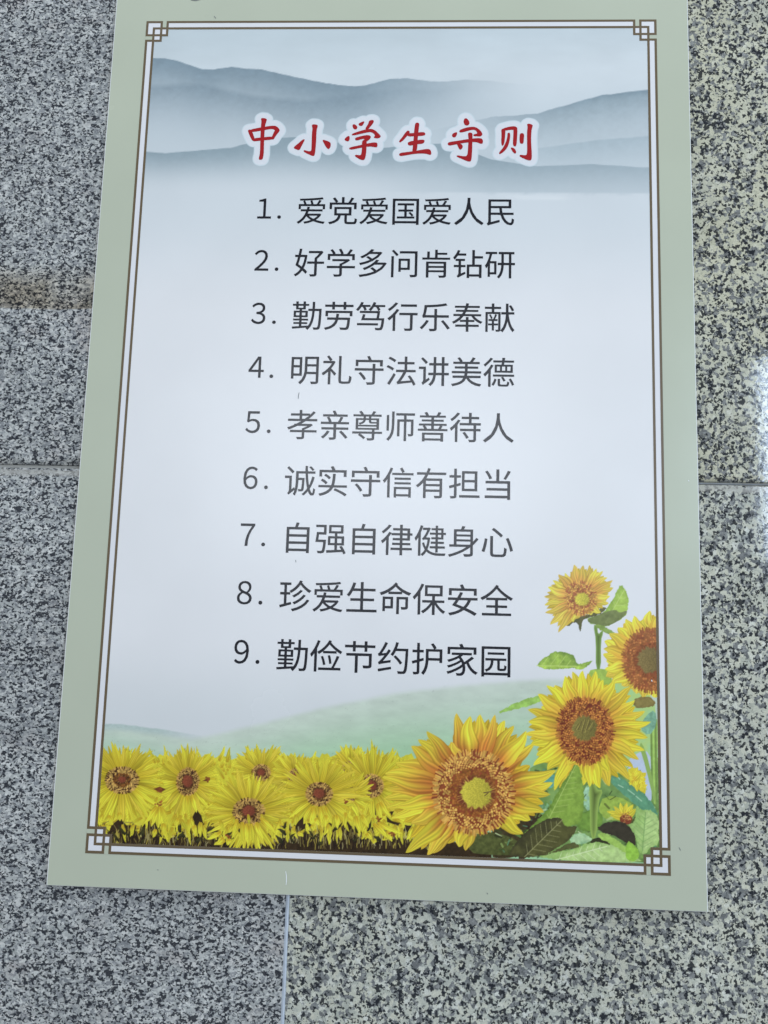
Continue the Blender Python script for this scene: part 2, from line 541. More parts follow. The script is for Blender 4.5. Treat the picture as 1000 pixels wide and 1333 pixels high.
m1 = prof([(195, 75), (218, 76), (232, 79), (262, 89), (280, 90), (300, 87), (340, 90), (375, 98), (420, 107), (460, 112), (475, 111), (505, 103), (530, 101), (560, 105), (580, 106), (605, 103), (640, 105), (675, 109), (720, 112), (850, 130)])
m2 = prof([(195, 108), (260, 106), (330, 122), (400, 128), (460, 120), (520, 112), (560, 113), (600, 108), (660, 130), (850, 150)])
m3 = prof([(560, 170), (600, 160), (640, 152), (700, 147), (730, 138), (760, 130), (785, 123), (810, 120), (848, 116)])
m4 = prof([(195, 197), (215, 199), (260, 195), (300, 192), (335, 183), (360, 179), (390, 178), (430, 184), (500, 192), (545, 187), (585, 186), (610, 196), (640, 207), (700, 216), (770, 213), (850, 218)])
m5 = prof([(620, 200), (680, 195), (730, 188), (780, 181), (850, 176)])
hill = prof([(120, 944), (150, 944), (200, 950), (250, 957), (275, 953), (330, 940), (420, 917), (520, 897), (600, 888), (700, 880), (870, 880)])
lowh = prof([(120, 941), (160, 942), (215, 949), (262, 957), (270, 980), (870, 990)])


def mix3(a, b_, t): return a * (1 - t[..., None]) + b_ * t[..., None]


for p in PA:
    X, Y = p.X, p.Y
    c = mix3(np.broadcast_to(SKY_T, X.shape + (3,)), SKY_M, sstep(10, 110, Y + X * .06))
    c = c * (1 + .03 * (fbm(X / 60, Y / 22, 4, 3)[..., None] - .5) * 2)

    def ridge(c, f, col, depth, fx, rough=1.2, seed=0, edge=.8, tex=.05):
        h = f(X) + (fbm(X / 9, X * 0 + seed, 4, seed) - .5) * rough
        inside = np.clip((Y - h) / edge, 0, 1)
        a = inside * np.exp(-(np.clip(Y - h, 0, 999) / depth) ** 1.4) * fx
        tt = (fbm(X / 5, Y / 4, 4, seed + 9) - .5) * 2 * tex
        return mix3(c, np.array(col, float) * (1 + tt[..., None]), a)
    mist = sstep(40, 110, Y)
    c = mix3(c, np.array([186, 197, 208.]), mist * .8)
    c = ridge(c, m1, (112, 132, 148), 46, 0.86 * (1 - sstep(200, 420, X)), 1.6, 1)
    c = ridge(c, m2, (116, 134, 149), 28, 0.55 * (1 - sstep(170, 370, X)), 2.4, 2, 6, .09)
    c = ridge(c, m3, (112, 132, 147), 22, 0.88 * sstep(280, 500, X), 1.6, 4, 1.0, .06)
    c = ridge(c, m3, (150, 166, 178), 60, 0.5 * sstep(300, 480, X), 1.6, 4, 8.0)
    c = ridge(c, m5, (150, 168, 181), 22, 0.55 * sstep(330, 460, X), 1.0, 5, 1.5)
    c = ridge(c, m4, (134, 152, 165), 44, 0.95 * (0.70 + .30 * (1 - sstep(300, 520, X))), 0.9, 6, 0.9, .03)
    fr = sstep(230, 330, X)
    c = mix3(c, PAPER - [12, 8, 7], (1 - fr) * sstep(146, 195, Y) * .9 + fr * (.35 * sstep(150, 192, Y) + .55 * sstep(192.0, 194.5, Y + fbm(X / 8, X * 0, 3, 4) * 2)))
    c = mix3(c, PAPER, sstep(200, 330, Y))
    # thin light streaks of cloud at the right, under the mountains
    c = mix3(c, np.array([214, 220, 228.]), .5 * np.exp(-((Y - 197 - (X - 420) * .01) / 2.0) ** 2) * sstep(365, 400, X) * (1 - sstep(430, 450, X)))
    c = mix3(c, np.array([188, 196, 204.]), sstep(640, 735, Y) * .7)
    # far low rise on the left, then the green slope
    h = lowh(X) + (fbm(X / 5, X * 0, 3, 8) - .5) * .8
    a = np.clip((Y - h) / 1.2, 0, 1) * np.clip(1 - (X - 60) / 50, 0, 1)
    c = mix3(c, np.array([163, 182, 182.]) * (1 + .10 * (fbm(X / 2.5, Y / 1.2, 3, 5)[..., None] - .5)), a * .9)
    h = hill(X) + (fbm(X / 7, X * 0 + 3, 3, 18) - .5) * .8
    near = sstep(-2, 52 + X * .10, Y - h)
    g0 = mix3(np.broadcast_to(np.array([184, 197, 190.]), X.shape + (3,)), np.array([146, 190, 150.]), near)
    g0 = mix3(g0, np.array([156, 194, 182.]), (1 - sstep(20, 120, X)) * .55 * near)
    g0 = g0 * (1 + .05 * (fbm(X / 14, Y / 5, 4, 15)[..., None] - .5) * 2) * (1 - .10 * (hash_noise(X / .9, Y / .9, 77)[..., None] > .93) * (hash_noise(X / 12, Y / 6, 71)[..., None] > .55))
    start = 76 + (Y - 700) * -0.2
    a = sstep(0, 7, Y - h) * sstep(start * .4 - 30, start, X + (Y - 712) * 1.6)
    c = mix3(c, g0, a * .95)
    p.rgb = c

NAMES = {0: 'printed_landscape'}


def new_id(name):
    k = len(NAMES); NAMES[k] = name; return k


def petal(base, tip, wd, c_in, c_out, pid, bend=0.0, seed=0, fade=.55, rim=.30):
    base = np.array(base, float); tip = np.array(tip, float); e = tip - base; L_ = np.hypot(*e) + 1e-6
    u = e / L_; n = np.array([-u[1], u[0]]); g = wd + abs(bend) * L_ + 1
    lo = np.minimum(base, tip) - g; hi = np.maximum(base, tip) + g
    rs = np.random.default_rng(seed); ph = rs.uniform(0, 6.28, 3); k1 = rs.uniform(3, 6); lum = rs.uniform(-.07, .07); sh = rs.uniform(-1, 1)
    ci, co = np.array(c_in, float), np.array(c_out, float) * (1 + lum)

    def fn(X, Y, r):
        dx, dy = X - base[0], Y - base[1]
        t = (dx * u[0] + dy * u[1]) / L_; s = dx * n[0] + dy * n[1] - bend * L_ * 4 * t * (1 - t) * .5
        tt = np.clip(t, 0, 1)
        wv = wd * np.minimum(1, .45 + 1.5 * tt) * np.clip(1 - tt ** 1.25, 0, 1) ** .66 * 1.12
        s = s + .12 * wd * np.sin(tt * 9 + ph[0]) * tt
        cov = np.clip((wv - np.abs(s)) / r + .5, 0, 1) * (t > -.02) * (t < 1.02)
        q = s / (wv + .3)
        m_ = sstep(0, fade, tt + .10 * np.sin(q * k1 + ph[1]))
        c = mix3(np.broadcast_to(ci, X.shape + (3,)), co, m_ * (.92 + .08 * np.sin(q * 5 + ph[2])))
        streak = .07 * np.sin(q * k1 * 2.2 + ph[2]) + .05 * np.sin(q * 17 + ph[0]) + .10 * sh * q
        ed = rim * np.clip((np.abs(q) - .62) / .38, 0, 1) ** 2
        c = c * (1 + streak[..., None] - ed[..., None] * np.array([.55, .75, .9]))
        return cov, np.clip(c, 0, 255)
    put((lo[0], lo[1], hi[0], hi[1]), fn, pid)


def flower(name, cen, rx, ry, tips, wd, cin, cout, seed=0, core=None, dark=(92, 48, 38), rim=(186, 122, 56), fleck=(226, 176, 84), nfl=420,
           corecol=(168, 158, 58), back=True, irx=.0, cdark=.55, ringdark=None):
    """cen, radii in mm; tips = petal tips in mm"""
    pid = new_id(name); rs = np.random.default_rng(seed); cen = np.array(cen, float)
    tips = np.array(tips, float); order = rs.permutation(len(tips))
    def base_of(tp, k=.82):
        d = tp - cen; a = math.atan2(d[1] / ry, d[0] / rx); return cen + np.array([math.cos(a) * rx, math.sin(a) * ry]) * k
    if back:
        for i in range(len(tips)):
            t1 = tips[i]; t2 = tips[(i + 1) % len(tips)]; tm = (t1 + t2) / 2
            if np.hypot(*(t1 - t2)) > 3.2 * np.hypot(rx, ry): continue
            tm = cen + (tm - cen) * rs.uniform(.86, .98)
            petal(base_of(tm), tm, wd * .95, np.array(cin) * .84, np.array(cout) * np.array([.90, .84, .78]), pid, rs.uniform(-.08, .08), rs.integers(1e6), .7, .5)
    for i in order:
        petal(base_of(tips[i]), tips[i], wd * rs.uniform(.82, 1.18), np.array(cin) * rs.uniform(.86, 1.05), np.array(cout) * (1 - np.array([.03, .07, .0]) * rs.choice([0, .4, 1.5])), pid, rs.uniform(-.09, .09), rs.integers(1e6), (1.0 if tips[i][1] < cen[1] else .6) * rs.uniform(.6, 1.15))
    ang = np.linspace(0, 2 * np.pi, 60, endpoint=False)
    rr = 1 + rs.uniform(-.05, .05, 60)
    ring = cen + np.c_[np.cos(ang) * rx * rr, np.sin(ang) * ry * rr]
    poly(ring, rim, pid, smooth=0)
    poly(cen + (ring - cen) * .93, dark, pid, smooth=0, tex=.25, alpha=.9)
    n = nfl
    k = np.arange(n) + .5; r_ = np.sqrt(k / n); th = k * 2.39996
    pts = cen + np.c_[np.cos(th) * rx * r_, np.sin(th) * ry * r_] + rs.normal(0, .12, (n, 2))
    sz = np.clip(rx / math.sqrt(n) * .95, .38, 1.1)
    lo_ = core[2] / rx if core else .35
    sel = r_ > lo_ * .95
    cols = []
    for q, a in zip(r_, rs.uniform(0, 1, n)):
        f_ = np.array(fleck, float) if q > cdark else np.array(rim, float) * .82
        cols.append(f_ * (.72 + .42 * a))
    cols = np.array(cols); keep = sel & (rs.uniform(0, 1, n) < .82)
    dots(pts[keep], (sz * rs.uniform(.7, 1.1, n))[keep], cols[keep], pid, .9)
    # short pointed florets sticking out over the petal bases
    for a in np.linspace(0, 2 * np.pi, max(24, int(rx * 5)), endpoint=False):
        a += rs.uniform(-.05, .05); o_ = cen + np.array([math.cos(a) * rx, math.sin(a) * ry]) * rs.uniform(.9, .97)
        e_ = cen + np.array([math.cos(a) * rx, math.sin(a) * ry]) * rs.uniform(1.01, 1.09)
        stroke([o_, e_], sz * 1.2, np.array(fleck) * rs.uniform(.7, 1.05) if rs.uniform() < .65 else np.array(dark), pid, .85)
    if core:
        cx, cy, cr, cry = core; cc = np.array([cx, cy])
        rg_ = cc + np.c_[np.cos(ang) * cr * 1.14, np.sin(ang) * cry * 1.14]
        poly(rg_, ringdark or np.array(dark) * .8, pid, smooth=0, alpha=.7, soft=max(1.6, cr * .35))
        jit = 1 + rs.uniform(-.12, .12, 60)
        for q_ in range(int(cr * 9)):
            a = rs.uniform(0, 2 * np.pi); d2 = np.array([math.cos(a) * cr, math.sin(a) * cry])
            stroke([cc + d2 * rs.uniform(.8, 1.0), cc + d2 * rs.uniform(1.1, 1.32)], .45, np.array(fleck) * rs.uniform(.6, 1.05) if rs.uniform() < .5 else np.array(dark) * .8, pid, .7)
        rg_ = cc + np.c_[np.cos(ang) * cr * jit, np.sin(ang) * cry * jit]
        poly(rg_, lambda X, Y, d: np.array(corecol, float) * (1.04 + .10 * np.clip(-(X - cx) / cr, -1, 1) - .0 * d)[..., None]
             * (.88 + .26 * hash_noise(X * 1.6, Y * 1.6, seed))[..., None], pid, smooth=0, soft=1.4)
    return pid


def radial(cen, angs_r, org=None):
    return [(cen[0] + math.cos(math.radians(a)) * r, cen[1] + math.sin(math.radians(a)) * r) for a, r in angs_r]


YEL = (208, 203, 62); YEL2 = (198, 192, 60); OLV = (172, 152, 42)

# ---- field of small sunflowers (back to front)
fid = new_id('printed_flower_field')
top = [(126, 990)]
rs = np.random.default_rng(5)
px = 126
while px < 560:
    top.append((px, 984 + rs.uniform(-4, 5))); px += rs.uniform(3, 6)
fld = mm(top + [(560, 1112), (122, 1098)])
poly(fld, YEL2, fid, tex=.10, smooth=0)
for _ in range(620):
    y = 990 + 100 * rs.uniform() ** 1.0; x = rs.uniform(128, 575)
    a = math.radians(rs.uniform(-165, -15) if y < 1030 else rs.uniform(0, 360)); r_ = rs.uniform(11, 24)
    if y < 1005: a = math.radians(rs.uniform(-125, -55)); r_ = rs.uniform(10, 22)
    b0, t0 = mm([(x, y), (x + math.cos(a) * r_, y + math.sin(a) * r_)])
    petal(b0, t0, rs.uniform(1.3, 2.5), (172, 146, 40), (np.array(YEL2) * rs.uniform(.92, 1.06)), fid, rs.uniform(-.1, .1), rs.integers(1e6), .6, .35)

ZA, ZB, ZC = (120, 950, 5.5556), (280, 950, 5.5556), (420, 950, 6.6667)


def small(cpx, rpx, rpy, n, r0, seed, up_=1.0, down=1.0, side=1.0, a0=0, a1=360, clip=None, core=True, cf=.5, wd=3.0):
    cen = mm([cpx])[0]; rs_ = np.random.default_rng(seed); tips = []
    n = int(n * 1.2)
    for i in range(n):
        a = math.radians(a0 + (a1 - a0) * (i + rs_.uniform(-.3, .3)) / n)
        k = (abs(math.cos(a)) * side + (up_ if math.sin(a) < 0 else down) * abs(math.sin(a))) / (abs(math.cos(a)) + abs(math.sin(a)))
        r_ = r0 * k * rs_.uniform(.86, 1.1)
        tips.append(mm([(cpx[0] + math.cos(a) * r_, cpx[1] + math.sin(a) * r_)])[0])
    q = mm([(cpx[0] + rpx, cpx[1]), (cpx[0], cpx[1] + rpy)]); rx = abs(q[0][0] - cen[0]); ry = abs(q[1][1] - cen[1])
    return flower('printed_sunflower', cen, rx, ry, tips, wd * .92, (178, 158, 44), YEL, seed, (cen[0], cen[1] - ry * .05, rx * cf * .85, ry * cf * .85), dark=(58, 38, 28),
                  rim=(160, 104, 50), fleck=(204, 166, 92), nfl=260, corecol=(116, 62, 44), ringdark=(60, 40, 28))


small((458, 1000), 12, 10, 20, 33, 21, 1.05, .8, 1.0)
small((340, 1006), 12, 11, 22, 38, 22, 1.0, .8, 1.1)
small((386, 1011), 11, 11, 20, 34, 23, .95, .8, 1.1)
small((484, 1023), 15, 15, 26, 52, 24, 1.1, .95, .95)
small((453, 1034), 11, 11, 18, 36, 25)
small((244.5, 1017.5), 14.5, 18, 30, 48, 26, .95, 1.05, .95, cf=.52)
small((159, 1015.5), 21, 17, 34, 56, 27, .85, 1.1, 1.05, cf=.3)
small((415.5, 1033.5), 17, 15, 28, 54, 28, .85, .95, 1.05)
# petals that flop over the rear discs
did = new_id('printed_dark_stalks')
dk = (54, 42, 28)
DS = [ZA, ZB, ZC]
poly(mm([(126, 1100), (126, 1086), (140, 1084), (150, 1076), (158, 1066), (165, 1078), (178, 1082), (184, 1090), (200, 1084), (215, 1092), (235, 1088), (250, 1092), (262, 1084),
         (280, 1093), (300, 1096), (330, 1096), (345, 1088), (365, 1092), (385, 1086), (400, 1091), (425, 1080), (440, 1085), (460, 1083), (470, 1092), (500, 1094), (520, 1090), (545, 1097), (590, 1096), (640, 1100), (640, 1122), (126, 1104)]), dk, did, smooth=0, tex=.25)
for org, pts in [
    (ZA, [(140, 690), (200, 640), (250, 690), (320, 690), (300, 830), (100, 800)]),
    (ZA, [(350, 720), (410, 640), (425, 700), (455, 670), (475, 710), (420, 770), (360, 800)]),
    (ZA, [(755, 575), (790, 620), (820, 740), (790, 830), (760, 740), (720, 640)]),
    (ZA, [(720, 640), (830, 740), (800, 745), (730, 670)]), (ZA, [(800, 745), (870, 675), (885, 680), (860, 705), (940, 705), (920, 735), (830, 748)]),
    (ZA, [(800, 825), (860, 795), (855, 815), (900, 820), (880, 835)]),
    (ZA, [(625, 640), (640, 640), (655, 820), (630, 820)]), (ZA, [(445, 428), (490, 410), (532, 430), (492, 456)]), (ZA, [(795, 370), (850, 342), (852, 366), (830, 372)]),
    (ZB, [(428, 685), (510, 700), (490, 655), (560, 705), (640, 625), (640, 680), (685, 672), (690, 690), (600, 745), (560, 755), (530, 715), (440, 712)]),
    (ZB, [(0, 712), (50, 705), (40, 725), (0, 735)]), (ZB, [(140, 830), (205, 720), (210, 740), (170, 830)]), (ZB, [(290, 735), (360, 790), (365, 850), (290, 840)]),
    (ZB, [(385, 725), (430, 740), (400, 850), (370, 840)]), (ZB, [(640, 740), (700, 760), (640, 850), (560, 850)]), (ZB, [(730, 580), (742, 630), (735, 640)]),
    (ZB, [(790, 700), (830, 670), (870, 700), (900, 850), (760, 850)]), (ZB, [(900, 720), (950, 660), (990, 700), (1010, 780), (960, 770)]),
    (ZC, [(215, 790), (270, 870), (300, 920), (290, 960), (215, 900), (205, 840)]), (ZC, [(130, 850), (280, 950), (290, 980), (170, 900)]),
    (ZC, [(580, 710), (620, 705), (600, 745)]), (ZC, [(555, 750), (600, 790), (740, 830), (775, 830), (740, 885), (700, 880), (650, 830), (560, 800)]),
    (ZC, [(420, 850), (440, 840), (480, 920), (530, 970), (500, 980), (450, 910)]), (ZC, [(610, 900), (690, 925), (720, 1060), (610, 1050)]),
    (ZC, [(880, 950), (915, 930), (900, 990), (870, 1060), (780, 1060), (840, 1000)]), (ZC, [(455, 660), (466, 740), (456, 740)])]:
    poly(mm(pts, org), dk if org[0] != 120 or pts[0] not in ((445, 428), (795, 370)) else (104, 58, 36), did, tex=.2, smooth=0)
for _ in range(800):
    x = rs.uniform(128, 560); y = rs.uniform(1084, 1106); hgt = rs.uniform(4, 16); ln = rs.uniform(-4, 4)
    a_, b_, c_ = mm([(x, y), (x + ln * .3 + rs.uniform(-1, 1), y - hgt * .5), (x + ln, y - hgt)])
    lc = [(128, 118, 66), (104, 92, 52), (186, 172, 76), (172, 164, 116)][rs.integers(4)]
    stroke([a_, b_, c_], rs.uniform(.35, .95), lc if rs.uniform() < .62 else (30, 24, 18), did, .8)
for a_ in [((66, 1), 0)]: pass
for org, pts in [(ZA, [(185, 740), (160, 690)]), (ZA, [(185, 740), (220, 690)]), (ZA, [(80, 680), (120, 660), (160, 670)]), (ZA, [(240, 668), (290, 670), (320, 700)]),
                 (ZA, [(655, 740), (690, 690), (730, 670)]), (ZB, [(380, 770), (420, 790), (430, 840)]), (ZC, [(330, 940), (360, 880), (410, 870), (470, 950)])]:
    stroke(mm(pts, org), .7, (132, 118, 66), did, .9)
small((324, 1056.5), 20, 17, 34, 58, 29, .95, .95, 1.0)
# drooping petals and half open buds along the foot
for _ in range(70):
    x = rs.uniform(132, 545); y = rs.uniform(1058, 1082); ln = rs.uniform(12, 24)
    if y + ln > 1100: ln = 1100 - y
    q = mm([(x, y), (x + rs.uniform(-9, 9), y + ln)]); petal(q[0], q[1], rs.uniform(1.6, 2.9), (176, 152, 44), np.array(YEL) * rs.uniform(.86, 1.02), fid, rs.uniform(-.1, .1), rs.integers(1e6), .5)
for _ in range(34):
    x = rs.uniform(132, 545); y = rs.uniform(1078, 1100); q = mm([(x, y), (x + rs.uniform(-12, 12), y - rs.uniform(4, 14))])
    petal(q[0], q[1], rs.uniform(1.0, 2.2), (40, 40, 24), (62, 60, 34), did, rs.uniform(-.2, .2), rs.integers(1e6), .5)
for org, pl_ in [(ZA, [((480, 560), (430, 700)), ((490, 560), (480, 710)), ((500, 560), (540, 690)), ((470, 560), (380, 680)), ((690, 480), (705, 640)), ((720, 480), (755, 600)), ((700, 650), (700, 760)), ((740, 690), (750, 770)),
                  ((620, 640), (600, 700)), ((520, 680), (520, 760)), ((460, 720), (440, 780)), ((120, 620), (150, 690)), ((200, 600), (200, 660)), ((960, 800), (880, 830)), ((930, 740), (830, 790))]),
                 (ZB, [((230, 680), (235, 830)), ((260, 680), (275, 830)), ((200, 670), (190, 840)), ((160, 650), (120, 790)), ((300, 670), (350, 790)), ((330, 640), (440, 750)), ((700, 560), (640, 680)), ((715, 560), (710, 700)),
                       ((760, 560), (775, 700)), ((800, 560), (850, 660)), ((600, 740), (640, 770)), ((700, 690), (715, 730)), ((60, 780), (10, 830)), ((100, 790), (90, 835)), ((730, 640), (750, 690))]),
                 (ZC, [((480, 640), (510, 800)), ((500, 630), (590, 760)), ((450, 820), (600, 960)), ((480, 800), (690, 900)), ((380, 900), (420, 950)), ((200, 720), (190, 850)), ((120, 740), (130, 860)), ((290, 750), (330, 910)),
                       ((340, 740), (400, 850)), ((440, 960), (470, 970)), ((30, 740), (20, 850)), ((560, 880), (600, 970)), ((640, 760), (750, 800))])]:
    for (a_, b_) in pl_:
        q = mm([a_, b_], org); petal(q[0], q[1], 2.7, (186, 158, 44), YEL, fid, rs.uniform(-.08, .08), rs.integers(1e6), .5)
for cx_, cy_ in ((208, 1046), (297, 1088), (493, 1066), (511, 1086), (208, 1027.5), (271, 1014), (450, 1044), (531, 1027)):
    q = mm([(cx_, cy_)])[0]
    dots(q + rs.normal(0, 1.1, (12, 2)), rs.uniform(.4, 1.0, 12), [np.array((150, 88, 46)) * rs.uniform(.7, 1.1) for _ in range(12)], did, .85)

# ---- right-hand foliage
Z4, Z5, Z3, ZD = (660, 860, 4.7619), (680, 720, 5.2632), (500, 920, 3.84615), (740, 980, 7.6923)
gid = new_id('printed_undergrowth')
poly(mm([(690, 1000), (715, 985), (760, 980), (800, 1000), (860, 985), (862, 1124), (640, 1112), (655, 1060), (690, 1040)]),
     lambda X, Y, d: mix3(np.broadcast_to(np.array([138, 172, 100.]), X.shape + (3,)), np.array([76, 104, 58.]), fbm(X / 7, Y / 7, 3, 4)), gid, smooth=0)
poly(mm([(735, 985), (760, 900), (800, 880), (850, 890), (860, 1000), (780, 1010), (750, 1005)]), lambda X, Y, d: mix3(np.broadcast_to(np.array([150, 196, 150.]), X.shape + (3,)), np.array([176, 196, 110.]), fbm(X / 6, Y / 6, 3, 14)), gid)
poly(mm([(450, 805), (520, 790), (600, 800), (620, 900), (560, 930), (470, 880)], Z5), (150, 178, 84), gid, tex=.15)
poly(mm([(735, 640), (800, 570), (890, 560), (900, 720), (895, 900), (860, 880), (850, 690), (760, 680)], Z4), (176, 190, 212), gid, tex=.03)
poly(mm([(150, 740), (320, 690), (300, 790), (200, 790)], Z4), (92, 152, 140), gid, tex=.15)
poly(mm([(470, 780), (560, 760), (560, 900), (480, 940)], Z4), (150, 190, 160), gid, tex=.2)
poly(mm([(600, 830), (760, 860), (800, 960), (640, 1000), (560, 940)], Z4), (146, 172, 78), gid, tex=.15)
poly(mm([(50, 950), (250, 940), (250, 1100), (120, 1230), (60, 1230)], Z4), (58, 48, 36), gid, tex=.3)
poly(mm([(-80, 960), (60, 940), (130, 1000), (120, 1200), (-20, 1230), (-110, 1215)], Z4), (66, 58, 38), gid, tex=.35)
poly(mm([(500, 620), (640, 650), (700, 700), (680, 745), (500, 740), (430, 730), (420, 660)], Z3), (80, 86, 48), gid, tex=.3)
poly(mm([(200, 870), (270, 890), (240, 920), (290, 940), (200, 960)], Z4), (110, 150, 110), gid, tex=.3)


def leaf(pts, org, col, pid=None, vein=None, mid=None, tex=.14, col2=None, nv=6, vw=.6, seed=0):
    q = mm(pts, org); pid = pid or new_id('printed_leaf')
    c1 = np.array(col, float); c2 = np.array(col2, float) if col2 is not None else c1 * .82
    if mid is not None:
        mq0 = mm(mid, org); e0 = mq0[-1] - mq0[0]
        side = lambda X, Y: .45 * ((X - mq0[0][0]) * e0[1] - (Y - mq0[0][1]) * e0[0] > 0)
    else: side = lambda X, Y: 0
    poly(q, lambda X, Y, d: mix3(np.broadcast_to(c2, X.shape + (3,)), c1, np.clip(.15 + fbm(X / 5, Y / 5, 4, seed + 3) * 1.0 + np.clip(-d / 9, 0, .4) - side(X, Y), 0, 1)), pid, tex=tex, seed=seed, rag=.8)
    if mid is not None:
        mq = mm(mid, org); vc = np.array(vein if vein is not None else c1 * 1.25)
        stroke(mq, vw * 1.5, vc, pid, .75)
        for i in range(nv):
            t = (i + .6) / (nv + .8); a_ = mq[0] + (mq[-1] - mq[0]) * t; d_ = (mq[-1] - mq[0]); d_ = d_ / np.hypot(*d_); n_ = np.array([-d_[1], d_[0]])
            for s_ in (-1, 1):
                ln = 9 * math.sin(math.pi * min(1, t + .12)) + 2
                for seg in range(6):      # only where it stays on the leaf
                    p0 = a_ + (d_ * .75 + n_ * s_) * ln * seg / 6; p1 = a_ + (d_ * .75 + n_ * s_) * ln * (seg + 1) / 6
                    if poly_sdf(np.array([p1[0]]), np.array([p1[1]]), q)[0] < -.6: stroke([p0, p1], vw, vc, pid, .55)
    return pid


for _ in range(260):
    x = rs.uniform(650, 858); y = rs.uniform(1000, 1118)
    q = mm([(x, y), (x + rs.uniform(-9, 9), y + rs.uniform(-7, 7))])
    stroke(q, rs.uniform(.5, 2.4), [(96, 134, 70), (160, 190, 112), (62, 80, 44), (124, 160, 84), (190, 206, 160), (40, 42, 28), (92, 138, 110)][rs.integers(7)], gid, rs.uniform(.4, .9))
# right stem, F3 stem and leaves
sid = new_id('printed_stem')
poly(mm([(888, 400), (930, 340), (935, 440), (932, 900), (905, 880), (890, 640)], Z4), lambda X, Y, d: np.array([128, 158, 84.]) * (.85 + .4 * (np.sin(X * 1.6) * .5 + .5))[..., None], sid, tex=.1)
poly(mm([(835, 500), (880, 620), (930, 880), (915, 890), (860, 660), (820, 530)], Z4), (136, 166, 92), sid)
poly(mm([(820, 420), (860, 340), (920, 300), (930, 400), (880, 470)], Z4), (120, 164, 140), gid, tex=.2)
leaf([(750, 1010), (840, 975), (900, 1000), (915, 1040), (860, 1060), (800, 1065), (770, 1050)], Z5, (132, 120, 70), col2=(84, 66, 44))
stem3 = new_id('printed_stem')
poly(mm([(486, 490), (512, 496), (520, 560), (545, 530), (556, 540), (538, 600), (540, 795), (503, 800), (505, 600)], Z5), lambda X, Y, d: np.array([112, 140, 72.]) * (1.1 + .12 * d)[..., None], stem3)
leaf([(90, 768), (160, 710), (210, 680), (270, 672), (340, 690), (370, 740), (385, 765), (480, 730), (487, 740), (410, 800), (380, 795), (340, 785), (240, 797), (150, 795)], Z5, (168, 198, 88), col2=(108, 138, 66), seed=4, mid=[(100, 770), (370, 775)], vein=(186, 208, 120), nv=4)
leaf([(675, 205), (715, 260), (728, 330), (722, 410), (690, 440), (640, 475), (575, 505), (520, 495), (455, 478), (443, 452), (500, 430), (560, 405), (600, 350), (640, 280)], Z5, (160, 188, 88), col2=(132, 164, 74), seed=5,
     mid=[(560, 495), (700, 250)], vein=(180, 200, 120), nv=4)
poly(mm([(560, 405), (640, 385), (665, 410), (718, 392), (716, 412), (690, 440), (640, 475), (575, 503), (520, 493), (455, 476), (445, 454), (500, 430)], Z5), (104, 112, 74), tex=.2, alpha=.85)
leaf([(490, 485), (560, 500), (640, 545), (640, 562), (590, 552), (530, 525)], Z5, (138, 164, 86))
leaf([(0, 285), (100, 245), (215, 212), (240, 240), (130, 282), (0, 318), (-60, 325)], Z4, (150, 190, 96), seed=6)

OR = (196, 128, 56); OR2 = (206, 156, 62); YB = (222, 204, 60)
c3 = mm([(400, 310)], Z5)[0]; k3 = mm([(410, 317), (459, 317), (410, 362)], Z5)
leaf([(300, 480), (380, 440), (480, 410), (560, 370), (580, 380), (520, 430), (440, 440), (410, 470), (400, 545), (385, 500), (360, 470), (310, 505)], Z5, (96, 96, 62), seed=9)
t3 = mm([(355, 80), (415, 84), (465, 84), (505, 105), (550, 122), (580, 165), (618, 188), (622, 240), (600, 300), (592, 345), (535, 410), (480, 420), (390, 440), (345, 470), (250, 545), (195, 492), (160, 412), (152, 352), (150, 295), (175, 235), (208, 190), (250, 145), (290, 138)], Z5)
flower('printed_sunflower', c3, 14.6, 15.5, t3, 4.5, (206, 152, 80), (216, 206, 84), 31, (k3[0][0], k3[0][1], k3[1][0] - k3[0][0], k3[2][1] - k3[0][1]), dark=(150, 88, 60), rim=(204, 136, 78), fleck=(222, 178, 90), nfl=260, corecol=(182, 174, 70), ringdark=(150, 98, 62))

# the tall flower cut off by the frame at the right
c4 = mm([(875, 735)], Z5)[0]
t4 = mm([(940, 400), (868, 395), (820, 455), (762, 432), (712, 450), (660, 505), (600, 545), (562, 606), (560, 650), (552, 700), (575, 745), (568, 800), (575, 850), (610, 890), (680, 905), (740, 930), (775, 960), (820, 985), (870, 975), (920, 990), (980, 500), (1000, 600)], Z5)
flower('printed_sunflower', c4, 24.5, 28.5, t4, 7.6, (210, 162, 68), (218, 208, 74), 32, (c4[0], c4[1], 11.5, 11.8), dark=(136, 78, 48), rim=(170, 104, 56), fleck=(178, 118, 66), nfl=520, corecol=(112, 98, 60), cdark=.6, ringdark=(124, 70, 46))

# undergrowth leaves at the lower right
leaf([(430, 960), (500, 930), (590, 940), (600, 1000), (560, 1060), (480, 1060), (430, 1030)], Z4, (112, 146, 66), col2=(80, 110, 54), seed=11)
stem2 = new_id('printed_stem')
poly(mm([(508, 700), (548, 700), (552, 800), (600, 800), (565, 880), (556, 1100), (518, 1105), (512, 880)], Z4), lambda X, Y, d: np.array([132, 158, 82.]) * (1.12 + .10 * d)[..., None], stem2)
leaf([(640, 700), (720, 735), (800, 790), (880, 850), (935, 940), (935, 975), (850, 935), (760, 860), (650, 770)], Z4, (94, 146, 116), col2=(74, 122, 98), seed=12)
for (a_, b_) in [((690, 770), (720, 785)), ((750, 800), (790, 830)), ((800, 840), (835, 870)), ((700, 735), (690, 725))]:
    stroke(mm([a_, b_], Z4), .9, (170, 206, 176), None, .8)
yid = new_id('printed_sunflower')
poly(mm([(745, 690), (770, 655), (790, 670), (815, 665), (840, 690), (862, 700), (858, 760), (866, 800), (850, 822), (800, 790), (760, 760)], Z4), (206, 192, 60), yid, tex=.14, rag=1.5)
